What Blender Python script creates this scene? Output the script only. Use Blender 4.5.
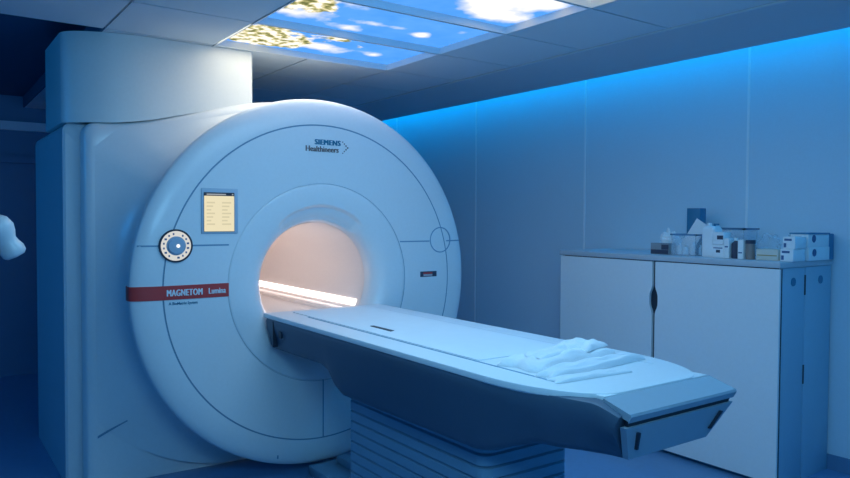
import bpy, bmesh, math, random
from math import sin, cos, pi, radians, exp, sqrt
from mathutils import Vector, Matrix

random.seed(7)
S = bpy.context.scene
for o in list(bpy.data.objects):
    bpy.data.objects.remove(o, do_unlink=True)
COL = S.collection

# ------------------------------------------------------------------ camera
F_PX, W_PX = 712.0, 850.0
YAW, PITCH, ROLL = radians(35.6), -math.atan2(22, 712), math.atan2(8, 1505)
fw0 = Vector((-cos(YAW), sin(YAW), 0)); rt0 = Vector((fw0.y, -fw0.x, 0)); up0 = Vector((0, 0, 1))
fw = fw0 * cos(PITCH) + up0 * sin(PITCH); up = up0 * cos(PITCH) - fw0 * sin(PITCH)
rt = rt0 * cos(ROLL) + up * sin(ROLL); up = up * cos(ROLL) - rt0 * sin(ROLL)
cam_d = bpy.data.cameras.new('camera'); cam = bpy.data.objects.new('camera', cam_d); COL.objects.link(cam)
cam_d.sensor_fit = 'HORIZONTAL'; cam_d.sensor_width = 36.0; cam_d.lens = F_PX / W_PX * 36.0
cam_d.clip_start = 0.05; cam_d.clip_end = 60
M = Matrix((rt, up, -fw)).transposed().to_4x4(); M.translation = Vector((0, 0, 1.5))
cam.matrix_world = M
S.camera = cam

# ------------------------------------------------------------------ exposure, ambient, area lights
S.view_settings.view_transform = 'Standard'
S.view_settings.look = 'None'
S.view_settings.gamma = 1.0
S.view_settings.use_curve_mapping = False
S.view_settings.exposure = 0.05

world = bpy.data.worlds.new('ambient'); S.world = world; world.use_nodes = True
bg = world.node_tree.nodes['Background']
bg.inputs['Color'].default_value = (0.02, 0.29, 0.74, 1); bg.inputs['Strength'].default_value = 0.50


def area(name, loc, target, sx, sy, power, color):
    l = bpy.data.lights.new(name, 'AREA'); l.shape = 'RECTANGLE'; l.size = sx; l.size_y = sy
    l.energy = power; l.color = color
    o = bpy.data.objects.new(name, l); COL.objects.link(o); o.location = loc
    o.rotation_euler = (Vector(target) - Vector(loc)).to_track_quat('-Z', 'Y').to_euler()
    return o


area('room_light', (-0.2, 0.45, 2.42), (-3.2, 2.6, 0.9), 1.1, 1.1, 45, (0.21, 0.55, 0.84))
area('back_left_fill', (-4.6, -2.2, 2.3), (-5.3, 0.6, 1.2), 0.8, 0.8, 14, (0.0, 0.32, 1.0))  # added blue fill lamp, out of view, lifts the dark back-left
area('ceiling_light', (-2.1, 1.7, 2.44), (-2.1, 1.7, 0), 1.4, 1.2, 21, (0.28, 0.60, 0.86))
area('sky_panel_light', (-3.84, 1.85, 2.503), (-3.84, 1.85, 0), 0.5, 0.9, 4.2, (1.0, 0.92, 0.74))


# ------------------------------------------------------------------ materials
def mat(name, color, rough=0.45, spec=0.5, bump=0.0, bscale=60, var=0.03, metallic=0.0, emit=None, estr=0, coat=0.0):
    m = bpy.data.materials.new(name); m.use_nodes = True
    nt = m.node_tree; b = nt.nodes['Principled BSDF']
    b.inputs['Roughness'].default_value = rough
    b.inputs['Specular IOR Level'].default_value = spec
    b.inputs['Metallic'].default_value = metallic
    b.inputs['Coat Weight'].default_value = coat
    tc = nt.nodes.new('ShaderNodeTexCoord')
    n = nt.nodes.new('ShaderNodeTexNoise'); n.inputs['Scale'].default_value = bscale; n.inputs['Detail'].default_value = 3
    nt.links.new(tc.outputs['Object'], n.inputs['Vector'])
    mx = nt.nodes.new('ShaderNodeMix'); mx.data_type = 'RGBA'
    c = Vector(color)
    mx.inputs['A'].default_value = (*(c * (1 - var)), 1); mx.inputs['B'].default_value = (*(c * (1 + var)), 1)
    nt.links.new(n.outputs['Fac'], mx.inputs['Factor'])
    nt.links.new(mx.outputs['Result'], b.inputs['Base Color'])
    if bump:
        bp = nt.nodes.new('ShaderNodeBump'); bp.inputs['Strength'].default_value = bump; bp.inputs['Distance'].default_value = 0.01
        nt.links.new(n.outputs['Fac'], bp.inputs['Height']); nt.links.new(bp.outputs['Normal'], b.inputs['Normal'])
    if emit:
        b.inputs['Emission Color'].default_value = (*emit, 1); b.inputs['Emission Strength'].default_value = estr
    return m


WHITE = mat('white_plastic', (0.80, 0.81, 0.82), 0.32, 0.5, coat=0.15)
RIMW = mat('rim_plastic', (0.80, 0.81, 0.82), 0.28, 0.5, coat=0.2)
OFFW = mat('offwhite_plastic', (0.66, 0.70, 0.74), 0.4)
SHROUD = mat('cover_plastic', (0.78, 0.79, 0.77), 0.38)
SEAM = mat('seam_shade_mark', (0.22, 0.36, 0.48), 0.7, 0.2)  # shade of the cover gaps put into a colour; table markings share it
DARK = mat('dark_plastic', (0.02, 0.03, 0.05), 0.5)
BORE = mat('bore_liner', (0.82, 0.77, 0.745), 0.45)
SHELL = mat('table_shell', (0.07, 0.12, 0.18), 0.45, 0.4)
ENDM = mat('table_end', (0.34, 0.42, 0.49), 0.4)
TOPM = mat('table_top', (0.78, 0.82, 0.85), 0.45, 0.4)
PEDM = mat('bellows', (0.22, 0.38, 0.50), 0.6, 0.3)
PADM = mat('pad_vinyl', (0.80, 0.84, 0.87), 0.5, 0.4, bump=0.08, bscale=14)
CLOTH = mat('white_cloth', (0.82, 0.84, 0.86), 0.85, 0.2, bump=0.25, bscale=120)
STRAPM = mat('strap_webbing', (0.80, 0.83, 0.86), 0.8, 0.2, bump=0.2, bscale=300)
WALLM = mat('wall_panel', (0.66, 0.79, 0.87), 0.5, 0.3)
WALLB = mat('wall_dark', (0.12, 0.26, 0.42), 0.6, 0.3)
TRIMM = mat('seam_strip', (0.90, 0.93, 0.95), 0.4)
CEILM = mat('ceiling_tile', (0.72, 0.80, 0.84), 0.9, 0.1, bump=0.1, bscale=250)
CEILD = mat('ceiling_dark', (0.10, 0.17, 0.26), 0.9, 0.1)
SOFM = mat('soffit_panel', (0.60, 0.65, 0.70), 0.7, 0.2)
ALUM = mat('aluminium_frame', (0.62, 0.67, 0.70), 0.35, 0.5)
FRAME = mat('white_frame', (0.80, 0.82, 0.83), 0.4, 0.4)
FLOORM = mat('vinyl_floor', (0.13, 0.30, 0.52), 0.35, 0.4, var=0.08, bscale=25)
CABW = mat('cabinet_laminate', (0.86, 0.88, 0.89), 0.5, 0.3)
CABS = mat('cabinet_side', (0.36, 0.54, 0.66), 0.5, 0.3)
CABT = mat('worktop_laminate', (0.52, 0.57, 0.62), 0.4)
RED = mat('red_decal', (0.62, 0.055, 0.05), 0.4)
TXTW = mat('white_lettering', (0.85, 0.85, 0.86), 0.5)
TXTT = mat('teal_lettering', (0.0, 0.16, 0.28), 0.5)
TXTG = mat('grey_lettering', (0.16, 0.12, 0.12), 0.5)
PAPER = mat('paper', (0.90, 0.91, 0.92), 0.8)
CARTON = mat('white_carton', (0.88, 0.90, 0.92), 0.7)
CREAM = mat('cream_carton', (0.70, 0.66, 0.58), 0.7)
GREYBOX = mat('grey_carton', (0.30, 0.31, 0.33), 0.7)
BLUEBOX = mat('blue_carton', (0.03, 0.21, 0.36), 0.5)
INK = mat('print_ink', (0.06, 0.14, 0.30), 0.6)
INKD = mat('dark_print', (0.05, 0.06, 0.10), 0.6)
GLASS = mat('clear_plastic', (0.75, 0.84, 0.92), 0.25, 0.5)
_b = GLASS.node_tree.nodes['Principled BSDF']; _b.inputs['Alpha'].default_value = 0.22


def emis(name, color, strength):
    m = bpy.data.materials.new(name); m.use_nodes = True; nt = m.node_tree; nt.nodes.clear()
    e = nt.nodes.new('ShaderNodeEmission'); o = nt.nodes.new('ShaderNodeOutputMaterial')
    e.inputs['Color'].default_value = (*color, 1); e.inputs['Strength'].default_value = strength
    nt.links.new(e.outputs[0], o.inputs[0]); return m


LED = emis('cyan_led', (0.0, 0.38, 0.95), 18)
STRIP = emis('bore_led', (1.0, 0.84, 0.80), 5.6)
SCREEN = emis('screen_glow', (0.86, 0.77, 0.52), 0.95)
DIALW = emis('dial_glow', (0.90, 0.90, 0.86), 0.72)
SPOT = emis('dial_dot', (1.0, 1.0, 1.0), 1.2)


# ------------------------------------------------------------------ mesh helpers
def tag(o, label=None, cat=None, group=None, kind=None):
    if label: o['label'] = label
    if cat: o['category'] = cat
    if group: o['group'] = group
    if kind: o['kind'] = kind
    return o


def thing(name, loc, label, cat, group=None):
    o = bpy.data.objects.new(name, None); COL.objects.link(o); o.location = loc
    o.empty_display_size = 0.1
    return tag(o, label, cat, group)


def wloc(o):
    v = Vector((0, 0, 0))
    while o is not None:
        v += o.location; o = o.parent
    return v


def link(name, verts, faces, m, parent=None, smooth=None, mats=None, fm=None):
    """verts are world coordinates; the object origin stays at its parent's origin"""
    off = wloc(parent) if parent else Vector((0, 0, 0))
    me = bpy.data.meshes.new(name)
    me.from_pydata([Vector(v) - off for v in verts], [], faces)
    bm = bmesh.new(); bm.from_mesh(me); bmesh.ops.recalc_face_normals(bm, faces=bm.faces); bm.to_mesh(me); bm.free()
    for mm in (mats or [m]): me.materials.append(mm)
    if fm:
        for p, i in zip(me.polygons, fm): p.material_index = i
    if smooth:
        for p in me.polygons: p.use_smooth = True
        me.set_sharp_from_angle(angle=radians(smooth))
    o = bpy.data.objects.new(name, me); COL.objects.link(o)
    if parent: o.parent = parent
    return o


def bm_link(name, bm, m, parent=None, smooth=None):
    off = wloc(parent) if parent else Vector((0, 0, 0))
    bmesh.ops.translate(bm, verts=bm.verts, vec=-off)
    bmesh.ops.recalc_face_normals(bm, faces=bm.faces)
    me = bpy.data.meshes.new(name); bm.to_mesh(me); bm.free()
    for mm in (m if isinstance(m, list) else [m]): me.materials.append(mm)
    if smooth:
        for p in me.polygons: p.use_smooth = True
        me.set_sharp_from_angle(angle=radians(smooth))
    o = bpy.data.objects.new(name, me); COL.objects.link(o)
    if parent: o.parent = parent
    return o


def box_bm(bm, x0, x1, y0, y1, z0, z1, bev=0.0, seg=2, rot=0.0):
    r = bmesh.ops.create_cube(bm, size=1.0); vs = r['verts']
    c = Vector(((x0 + x1) / 2, (y0 + y1) / 2, (z0 + z1) / 2))
    for v in vs:
        v.co = Vector((v.co.x * (x1 - x0), v.co.y * (y1 - y0), v.co.z * (z1 - z0)))
    es = set(e for v in vs for e in v.link_edges)
    if bev:
        rb = bmesh.ops.bevel(bm, geom=list(es), offset=bev, segments=seg, affect='EDGES', profile=0.5)
        vs = list(set(list(rb['verts']) + [v for v in vs if v.is_valid]))
    for v in vs:
        co = v.co.copy()
        if rot: co = Matrix.Rotation(rot, 3, 'Z') @ co
        v.co = co + c


def box(name, x0, x1, y0, y1, z0, z1, m, parent=None, bev=0.0, seg=2, rot=0.0):
    bm = bmesh.new(); box_bm(bm, x0, x1, y0, y1, z0, z1, bev, seg, rot)
    return bm_link(name, bm, m, parent, 40 if bev else None)


def cyl_bm(bm, c, r, depth, axis='Z', seg=32, r2=None):
    rot = {'Z': Matrix.Identity(4), 'X': Matrix.Rotation(pi / 2, 4, 'Y'), 'Y': Matrix.Rotation(pi / 2, 4, 'X')}[axis]
    bmesh.ops.create_cone(bm, cap_ends=True, segments=seg, radius1=r, radius2=r if r2 is None else r2, depth=depth,
                          matrix=Matrix.Translation(c) @ rot)


def loft(rings, closed_ring=True, cap0=False, cap1=False):
    n = len(rings[0]); vs = [v for r in rings for v in r]; fs = []
    for i in range(len(rings) - 1):
        for j in range(n if closed_ring else n - 1):
            k = (j + 1) % n
            fs.append((i * n + j, i * n + k, (i + 1) * n + k, (i + 1) * n + j))
    if cap0: fs.append(tuple(range(n - 1, -1, -1)))
    if cap1: fs.append(tuple(range((len(rings) - 1) * n, len(rings) * n)))
    return vs, fs


def interp(pts, x):
    if x <= pts[0][0]: return pts[0][1]
    for (a, b), (c, d) in zip(pts, pts[1:]):
        if x <= c: return b + (d - b) * (x - a) / (c - a)
    return pts[-1][1]


def text(name, s, loc, size, m, parent, extrude=0.001, sx=1.0, bold=0.0, heavy=0.0, align='CENTER', space=1.0):
    """lettering on a face that looks towards +x; u runs along +y, v along +z"""
    cu = bpy.data.curves.new(name, 'FONT'); cu.body = s; cu.size = size; cu.extrude = extrude; cu.offset = bold
    cu.align_x = align; cu.align_y = 'CENTER'; cu.space_character = space; cu.resolution_u = 3
    o = bpy.data.objects.new(name, cu); COL.objects.link(o)
    dg = bpy.context.evaluated_depsgraph_get()
    me = bpy.data.meshes.new_from_object(o.evaluated_get(dg))
    bpy.data.objects.remove(o, do_unlink=True)
    off = wloc(parent)
    for v in me.vertices:
        u, w, e = v.co
        v.co = Vector((loc[0] + e, loc[1] + u * sx, loc[2] + w)) - off
    if heavy:
        bm = bmesh.new()
        for d in (-heavy, 0, heavy):
            n0 = len(bm.verts); bm.from_mesh(me); bm.verts.ensure_lookup_table()
            for v in bm.verts[n0:]: v.co.y += d; v.co.x += 0.0006 * (d + heavy) / heavy
        bm.to_mesh(me); bm.free()
    me.materials.clear(); me.materials.append(m)
    q = bpy.data.objects.new(name, me); COL.objects.link(q); q.parent = parent
    return q


# ------------------------------------------------------------------ room shell
CZ = 2.5
XL = [-4.14 + 0.602 * k for k in range(-7, 12)]
YL = [0.837 + 0.6007 * k for k in range(-6, 5)]          # last line = 3.24, the soffit edge
WY = 4.45
XB, XF = -7.6, 2.4
YLW = -2.8

floor = box('floor', XB, XF, YLW, WY, -0.1, 0.0, FLOORM); tag(floor, kind='structure')

# wall beside the cabinet: panels with cover strips
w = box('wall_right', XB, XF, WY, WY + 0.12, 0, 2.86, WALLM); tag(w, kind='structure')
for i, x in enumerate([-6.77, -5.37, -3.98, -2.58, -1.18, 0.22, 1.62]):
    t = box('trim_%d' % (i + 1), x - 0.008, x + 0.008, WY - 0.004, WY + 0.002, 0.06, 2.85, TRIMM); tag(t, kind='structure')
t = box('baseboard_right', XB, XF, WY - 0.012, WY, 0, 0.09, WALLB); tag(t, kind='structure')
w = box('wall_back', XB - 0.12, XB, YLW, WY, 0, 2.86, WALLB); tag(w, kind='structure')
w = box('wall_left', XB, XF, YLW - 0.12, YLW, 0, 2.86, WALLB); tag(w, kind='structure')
# rails on the far wall, seen left of the scanner
t = box('trim_8', XB, XB + 0.05, YLW, 1.2, 2.28, 2.36, WALLM); tag(t, kind='structure')
t = box('trim_9', XB, XB + 0.05, YLW, 1.2, 1.98, 2.04, WALLB); tag(t, kind='structure')

# ceiling tiles in one mesh, dark void above the joints
PANEL = [(XL[7 + k], XL[8 + k]) for k in range(0, 4)]
PY0, PY1 = YL[7], YL[9]
bm = bmesh.new(); G = 0.006
backing = bmesh.new()
for a, b in zip(XL, XL[1:]):
    for c, d in zip(YL, YL[1:]):
        if any(abs(a - p[0]) < 1e-3 for p in PANEL) and c > PY0 - 1e-3 and d < PY1 + 1e-3: continue
        if b < -4.13 and d < 0.85:
            box_bm(backing, a, b, c, d, CZ + 0.10, CZ + 0.12); continue  # far left bay: a dark sheet set higher than the tiles
        box_bm(bm, a + G, b - G, c + G, d - G, CZ, CZ + 0.02)
ceil = bm_link('ceiling', bm, CEILM); tag(ceil, kind='structure')
v = bm_link('trim_10', backing, CEILD); tag(v, kind='structure')
t = box('trim_11', XL[0], -4.14, 0.83, 0.842, CZ, CZ + 0.11, CEILD); tag(t, kind='structure')
v = box('trim_12', XL[0], XL[-1], YL[0], 3.26, CZ + 0.19, CZ + 0.21, CEILD); tag(v, kind='structure')
# soffit strip along the wall with its edge trim, and the light slot behind it
s = box('trim_13', XL[0], XL[-1], 3.262, 3.975, CZ, CZ + 0.018, SOFM); tag(s, kind='structure')
s = box('trim_14', XL[0], XL[-1], 3.243, 3.262, CZ - 0.006, CZ + 0.02, ALUM); tag(s, kind='structure')
s = box('trim_15', XL[0], XL[-1], 3.80, WY, CZ + 0.27, CZ + 0.29, CEILD); tag(s, kind='structure')
s = box('trim_16', XL[0], XL[-1], 3.78, 3.80, CZ + 0.018, CZ + 0.29, CEILD); tag(s, kind='structure')
led = thing('cove_light', (-2.6, 4.28, CZ + 0.27), 'glowing cyan light strip in the slot above the wall, behind the ceiling soffit', 'light strip')
box('channel', XB + 0.1, XF - 0.2, 4.255, 4.305, CZ + 0.255, CZ + 0.27, ALUM, led)
box('diffuser', XB + 0.1, XF - 0.2, 4.26, 4.30, CZ + 0.235, CZ + 0.255, LED, led, bev=0.004)


# ------------------------------------------------------------------ backlit sky panels
def sky_mat():
    m = bpy.data.materials.new('sky_print'); m.use_nodes = True; nt = m.node_tree; nt.nodes.clear()
    N = nt.nodes.new; L = nt.links.new
    geo = N('ShaderNodeNewGeometry')
    noise = N('ShaderNodeTexNoise'); noise.inputs['Scale'].default_value = 6.5; noise.inputs['Detail'].default_value = 7
    L(geo.outputs['Position'], noise.inputs['Vector'])
    fine = N('ShaderNodeTexNoise'); fine.inputs['Scale'].default_value = 17; fine.inputs['Detail'].default_value = 4
    L(geo.outputs['Position'], fine.inputs['Vector'])

    def math_(op, a, b=None):
        n = N('ShaderNodeMath'); n.operation = op
        for i, v in enumerate((a, b)):
            if v is None: continue
            if isinstance(v, (int, float)): n.inputs[i].default_value = v
            else: L(v, n.inputs[i])
        return n.outputs[0]

    def blobs(lst):
        tot = None
        for (x, y, a, b, s) in lst:
            v = N('ShaderNodeVectorMath'); v.operation = 'SUBTRACT'; L(geo.outputs['Position'], v.inputs[0]); v.inputs[1].default_value = (x, y, CZ)
            q = N('ShaderNodeVectorMath'); q.operation = 'MULTIPLY'; L(v.outputs[0], q.inputs[0]); q.inputs[1].default_value = (1 / a, 1 / b, 0)
            d = N('ShaderNodeVectorMath'); d.operation = 'DOT_PRODUCT'; L(q.outputs[0], d.inputs[0]); L(q.outputs[0], d.inputs[1])
            e = math_('MULTIPLY', math_('POWER', 2.718, math_('MULTIPLY', d.outputs['Value'], -1.0)), s)
            tot = e if tot is None else math_('ADD', tot, e)
        return tot

    def ramp(fac, stops):
        r = N('ShaderNodeValToRGB'); L(fac, r.inputs[0])
        els = r.color_ramp.elements
        while len(els) < len(stops): els.new(0.5)
        for e, (p, c) in zip(els, stops): e.position = p; e.color = (*c, 1)
        return r.outputs[0]

    def mix(f, a, b):
        n = N('ShaderNodeMix'); n.data_type = 'RGBA'; L(f, n.inputs['Factor'])
        for k, v in (('A', a), ('B', b)):
            if isinstance(v, tuple): n.inputs[k].default_value = (*v, 1)
            else: L(v, n.inputs[k])
        return n.outputs['Result']

    sky = mix(noise.outputs['Fac'], (0.05, 0.29, 0.88), (0.14, 0.42, 0.95))
    cl = blobs([(-3.95, 2.02, .10, .20, 1.0), (-3.93, 2.40, .06, .07, .7), (-3.34, 2.36, .07, .08, .9), (-3.34, 1.58, .10, .2, .9), (-3.46, 1.95, .06, .12, .7),
                (-2.78, 2.45, .10, .20, 1.1), (-2.60, 2.25, .16, .18, 1.1), (-2.50, 2.50, .12, .12, 1.0), (-3.05, 1.75, .09, .22, .5), (-3.90, 1.60, .30, .16, .8), (-3.3, 2.05, .05, .16, .45), (-3.16, 2.5, .05, .06, .4)])
    cf = ramp(math_('ADD', cl, math_('MULTIPLY', math_('SUBTRACT', noise.outputs['Fac'], 0.5), 1.3)), [(0.30, (0, 0, 0)), (0.85, (1, 1, 1))])
    c1 = mix(cf, sky, (0.98, 0.95, 0.93))
    tr = blobs([(-3.85, 1.62, .24, .17, 1.1), (-3.98, 1.85, .14, .14, .8), (-3.22, 1.55, .14, .16, .9), (-3.05, 1.52, .16, .16, .8), (-2.2, 2.5, .16, .5, .9), (-3.72, 1.98, .10, .14, .75), (-4.02, 1.58, .10, .10, .8), (-3.78, 2.22, .06, .08, .55)])
    tf = ramp(math_('ADD', tr, math_('MULTIPLY', math_('SUBTRACT', noise.outputs['Fac'], 0.5), 1.6)), [(0.42, (0, 0, 0)), (0.58, (1, 1, 1))])
    leaf = ramp(fine.outputs['Fac'], [(0.34, (0.16, 0.17, 0.06)), (0.43, (0.42, 0.40, 0.16)), (0.49, (0.80, 0.70, 0.40)), (0.54, (1.0, 0.95, 0.85))])
    c2 = mix(tf, c1, leaf)
    e = N('ShaderNodeEmission'); e.inputs['Strength'].default_value = 1.1; L(c2, e.inputs['Color'])
    o = N('ShaderNodeOutputMaterial'); L(e.outputs[0], o.inputs[0])
    return m


SKY = sky_mat()
plabels = ['backlit sky ceiling panel with blossom at its left end, farthest back beside the white column',
           'backlit blue sky ceiling panel with one small cloud, second from the white column',
           'backlit sky ceiling panel with a large white cloud, third from the white column',
           'backlit ceiling panel showing only a yellowish corner at the top edge of the picture']
for (a, b), lab in zip(PANEL, plabels):
    p = thing('sky_light_panel', ((a + b) / 2, (PY0 + PY1) / 2, CZ), lab, 'ceiling light', 'backlit sky panels in the ceiling')
    t_, h_ = 0.010, 0.04
    bm = bmesh.new()
    box_bm(bm, a + 0.003, a + t_, PY0 + 0.003, PY1 - 0.003, CZ - 0.002, CZ + h_); box_bm(bm, b - t_, b - 0.003, PY0 + 0.003, PY1 - 0.003, CZ - 0.002, CZ + h_)
    box_bm(bm, a + t_, b - t_, PY0 + 0.003, PY0 + t_, CZ - 0.002, CZ + h_); box_bm(bm, a + t_, b - t_, PY1 - t_, PY1 - 0.003, CZ - 0.002, CZ + h_)
    bm_link('frame', bm, FRAME, p)
    box('diffuser', a + 0.005, b - 0.005, PY0 + 0.005, PY1 - 0.005, CZ + 0.036, CZ + 0.039, SKY, p)

# ------------------------------------------------------------------ scanner
YC, ZC, XFACE = 1.934, 1.115, -3.72
R_OUT, R_SEAM, R_RING, R_BORE = 1.066, 0.912, 0.572, 0.35
BFX = -4.14                               # front of the body behind the disc
scanner = thing('mri_scanner', (-4.5, YC, 0), 'large white tunnel scanner with round front and lit pinkish bore', 'scanner')


def outline_top(y):
    u = abs(y - YC) / 1.2
    if y > YC: return ZC + sqrt(max(0.0, 1.10 ** 2 - (y - YC) ** 2))
    return 2.01 + 0.205 * (0.5 + 0.5 * cos(pi * min(1, u / 0.95)))


def off(y):
    return -0.08 * (max(0.0, YC - 0.25 - y) / 0.95) ** 2


def body_outline(hw, drop, rc=0.07, n=44):
    """closed outline (y,z) of the housing: square shoulder on the near side, round on the wall side"""
    pts = [(YC - hw, 0.0)]
    zt = outline_top(YC - hw + rc) - drop
    for k in range(0, 7):
        a = pi - k / 6 * pi / 2
        pts.append((YC - hw + rc + rc * cos(a), zt - rc + rc * sin(a)))
    for k in range(1, n):
        y = YC - hw + rc + (hw - rc) * k / n
        pts.append((y, outline_top(y) - drop))
    R = 1.10 - drop
    for k in range(0, n + 1):
        a = pi / 2 - k / n * pi / 2
        pts.append((YC + R * cos(a), ZC + R * sin(a)))
    pts.append((YC + R, 0.0))
    return pts


def scaled(o, d):
    return [(YC + (y - YC) * (1 - d / 1.2), max(0.0, z - d) if z > 0.02 else 0.0) for y, z in o]


# front housing: rounded front edge, short depth, then a shadow gap
o1 = body_outline(1.19, 0.0)
rings = []
for d, x in [(0.045, BFX), (0.018, BFX - 0.006), (0.006, BFX - 0.018), (0.0, BFX - 0.045), (0.0, BFX - 0.10), (0.004, BFX - 0.112), (0.05, BFX - 0.115)]:
    rings.append([(x + off(y), y, z) for y, z in scaled(o1, d)])
# keep the bore open: the front face is a ring of quads from the outline to a circle
ncirc = len(o1)
hole = []
for y, z in scaled(o1, 0.045):
    a = math.atan2(z - ZC, y - YC); hole.append((BFX + off(YC + 0.60 * cos(a)), YC + 0.60 * cos(a), ZC + 0.60 * sin(a)))
mid = []
for t in (0.25, 0.5, 0.7, 0.85, 0.95):
    mid.append([(BFX + off(a[1] + (b[1] - a[1]) * t), a[1] + (b[1] - a[1]) * t, a[2] + (b[2] - a[2]) * t) for a, b in zip(hole, rings[0])])
v, f = loft([hole] + mid + rings)
link('front_housing', v, f, WHITE, scanner, 50)
o2 = body_outline(1.273, 0.0, 0.05)
rings = []
for d, x in [(0.10, -4.33), (0.012, -4.33), (0.0, -4.342), (0.0, -5.41), (0.02, -5.43)]:
    rings.append([(x, y, z) for y, z in scaled(o2, d)])
hole = []
for y, z in scaled(o2, 0.02):
    a = math.atan2(z - ZC, y - YC); hole.append((-6.12, YC + 0.42 * cos(a), ZC + 0.42 * sin(a)))
v, f = loft(rings + [hole])
link('rear_housing', v, f, OFFW, scanner, 40)
# curved base seam of the front housing
sv = []
for k in range(13):
    y = 0.80 + 0.5 * k / 12; z = 0.20 + 0.27 * sin((y - 0.66) / 0.75 * pi / 2)
    sv.append((y, z))
vs = []; fs = []
for i, (y, z) in enumerate(sv):
    vs += [(BFX + off(y) - 0.004, y, z - 0.004), (BFX + off(y) + 0.014, y, z - 0.004), (BFX + off(y) + 0.014, y, z + 0.004), (BFX + off(y) - 0.004, y, z + 0.004)]
for i in range(len(sv) - 1):
    for j in range(4):
        k = (j + 1) % 4; fs.append((i * 4 + j, i * 4 + k, i * 4 + 4 + k, i * 4 + 4 + j))
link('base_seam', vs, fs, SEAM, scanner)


def revolve(name, prof, m, parent, n=192, smooth=35, fn=None, mats=None, pm=None):
    rings = []
    for (r, x) in prof:
        ring = []
        for k in range(n):
            a = 2 * pi * k / n
            rr, xx = (r, x) if fn is None else fn(r, x, a)
            ring.append((xx, YC + rr * cos(a), ZC + rr * sin(a)))
        rings.append(ring)
    v, f = loft(rings)
    fm = None
    if pm: fm = [pm[i] for i in range(len(prof) - 1) for _ in range(n)]
    return link(name, v, f, m, parent, smooth, mats, fm)


# neck that flares from the back of the disc into the housing
def neck(r, x, a):
    ca, sa = cos(a), sin(a)
    lim = 1.03 if ca >= 0 else min(9, 1.03 + 0.4 * -ca, 1.135 / -ca)
    y = YC + 1.1 * ca
    if ca < 0 and sa > 0.05: lim = min(lim, (outline_top(y) - 0.05 - ZC) / sa)
    if sa < -0.05: lim = min(lim, (ZC - 0.0) / -sa)
    if r > 1.0: r = 1.0 + (r - 1.0) * (lim - 1.0) / 0.17
    t = min(1, max(0, (-3.92 - x) / 0.219))
    return (r, x + off(YC + r * ca) * t ** 2)


revolve('neck', [(1.015, -3.86), (1.0, -3.92), (1.005, -4.00), (1.03, -4.06), (1.07, -4.105), (1.12, -4.13), (1.17, -4.139)], WHITE, scanner, smooth=60, fn=neck)
# front cover: from the funnel ring out over the rounded rim
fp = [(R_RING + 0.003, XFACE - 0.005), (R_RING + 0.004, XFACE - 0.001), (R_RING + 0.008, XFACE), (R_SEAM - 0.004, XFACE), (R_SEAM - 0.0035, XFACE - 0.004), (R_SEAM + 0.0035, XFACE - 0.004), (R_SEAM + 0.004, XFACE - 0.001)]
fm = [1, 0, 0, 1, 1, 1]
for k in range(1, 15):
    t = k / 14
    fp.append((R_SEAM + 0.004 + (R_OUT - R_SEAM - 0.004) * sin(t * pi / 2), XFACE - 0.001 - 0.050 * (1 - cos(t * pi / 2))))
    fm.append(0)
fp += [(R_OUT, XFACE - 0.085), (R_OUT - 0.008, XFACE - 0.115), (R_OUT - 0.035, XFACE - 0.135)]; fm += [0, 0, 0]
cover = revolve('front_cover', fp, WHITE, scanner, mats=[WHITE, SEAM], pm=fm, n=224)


# funnel ring: rolls into the bore, with a scalloped brow above the opening
def fun(r, x, a):
    d = abs(((a - pi / 2 + pi) % (2 * pi)) - pi)      # angle from straight up
    k = max(0.0, 1 - (d / radians(40)) ** 2)
    edge = 0.425 + 0.025 * sqrt(k) if k > 0 else 0
    if k > 0 and r < edge and r > R_BORE:
        return (r, x - 0.024 * min(1, (edge - r) / 0.010) * min(1, k * 4) * min(1, (r - R_BORE) / 0.03))
    return (r, x)


gp = [(R_RING + 0.006, XFACE - 0.014), (R_RING + 0.006, XFACE - 0.0055), (R_RING, XFACE - 0.005), (R_RING - 0.001, XFACE - 0.002), (R_RING - 0.006, XFACE)]
for k in range(1, 41):
    t = k / 40
    r = R_RING - 0.006 - (R_RING - 0.006 - R_BORE) * sin(t * pi / 2) ** 0.92
    x = XFACE - 0.14 * (1 - cos(t * pi / 2)) ** 1.35
    gp.append((r, x))
gp += [(R_BORE, XFACE - 0.16)]
revolve('funnel_ring', gp, RIMW, scanner, n=256, smooth=50, fn=fun)
# bore tube with its light strips and the flat patient bed inside
bore = revolve('bore_tube', [(R_BORE - 0.001, XFACE - 0.12), (R_BORE - 0.001, -5.6), (R_BORE, -6.05), (R_BORE + 0.06, -6.12)], BORE, scanner, n=96)
for nm, sgn in (('light_strip', 1), ('light_strip', -1)):
    vs = []
    a0, a1 = radians(-23.2), radians(-29.6)
    arc = [a0 + (a1 - a0) * k / 5 for k in range(6)]
    rings = []
    for x in (XFACE - 0.165, -6.0):
        rings.append([(x, YC + sgn * (R_BORE - 0.006) * cos(a), ZC + (R_BORE - 0.006) * sin(a)) for a in arc]
                     + [(x, YC + sgn * (R_BORE + 0.01) * cos(a), ZC + (R_BORE + 0.01) * sin(a)) for a in reversed(arc)])
    v, f = loft(rings, cap0=True, cap1=True)
    link(nm, v, f, STRIP, bore)
bm = bmesh.new()
box_bm(bm, -6.05, XFACE - 0.10, YC - 0.285, YC + 0.285, 0.86, 0.905)
box_bm(bm, -6.05, XFACE - 0.10, YC - 0.285, YC - 0.20, 0.90, 0.925, 0.004)
box_bm(bm, -6.05, XFACE - 0.10, YC + 0.20, YC + 0.285, 0.90, 0.925, 0.004)
bm_link('bore_bed', bm, BORE, bore, 40)

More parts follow.
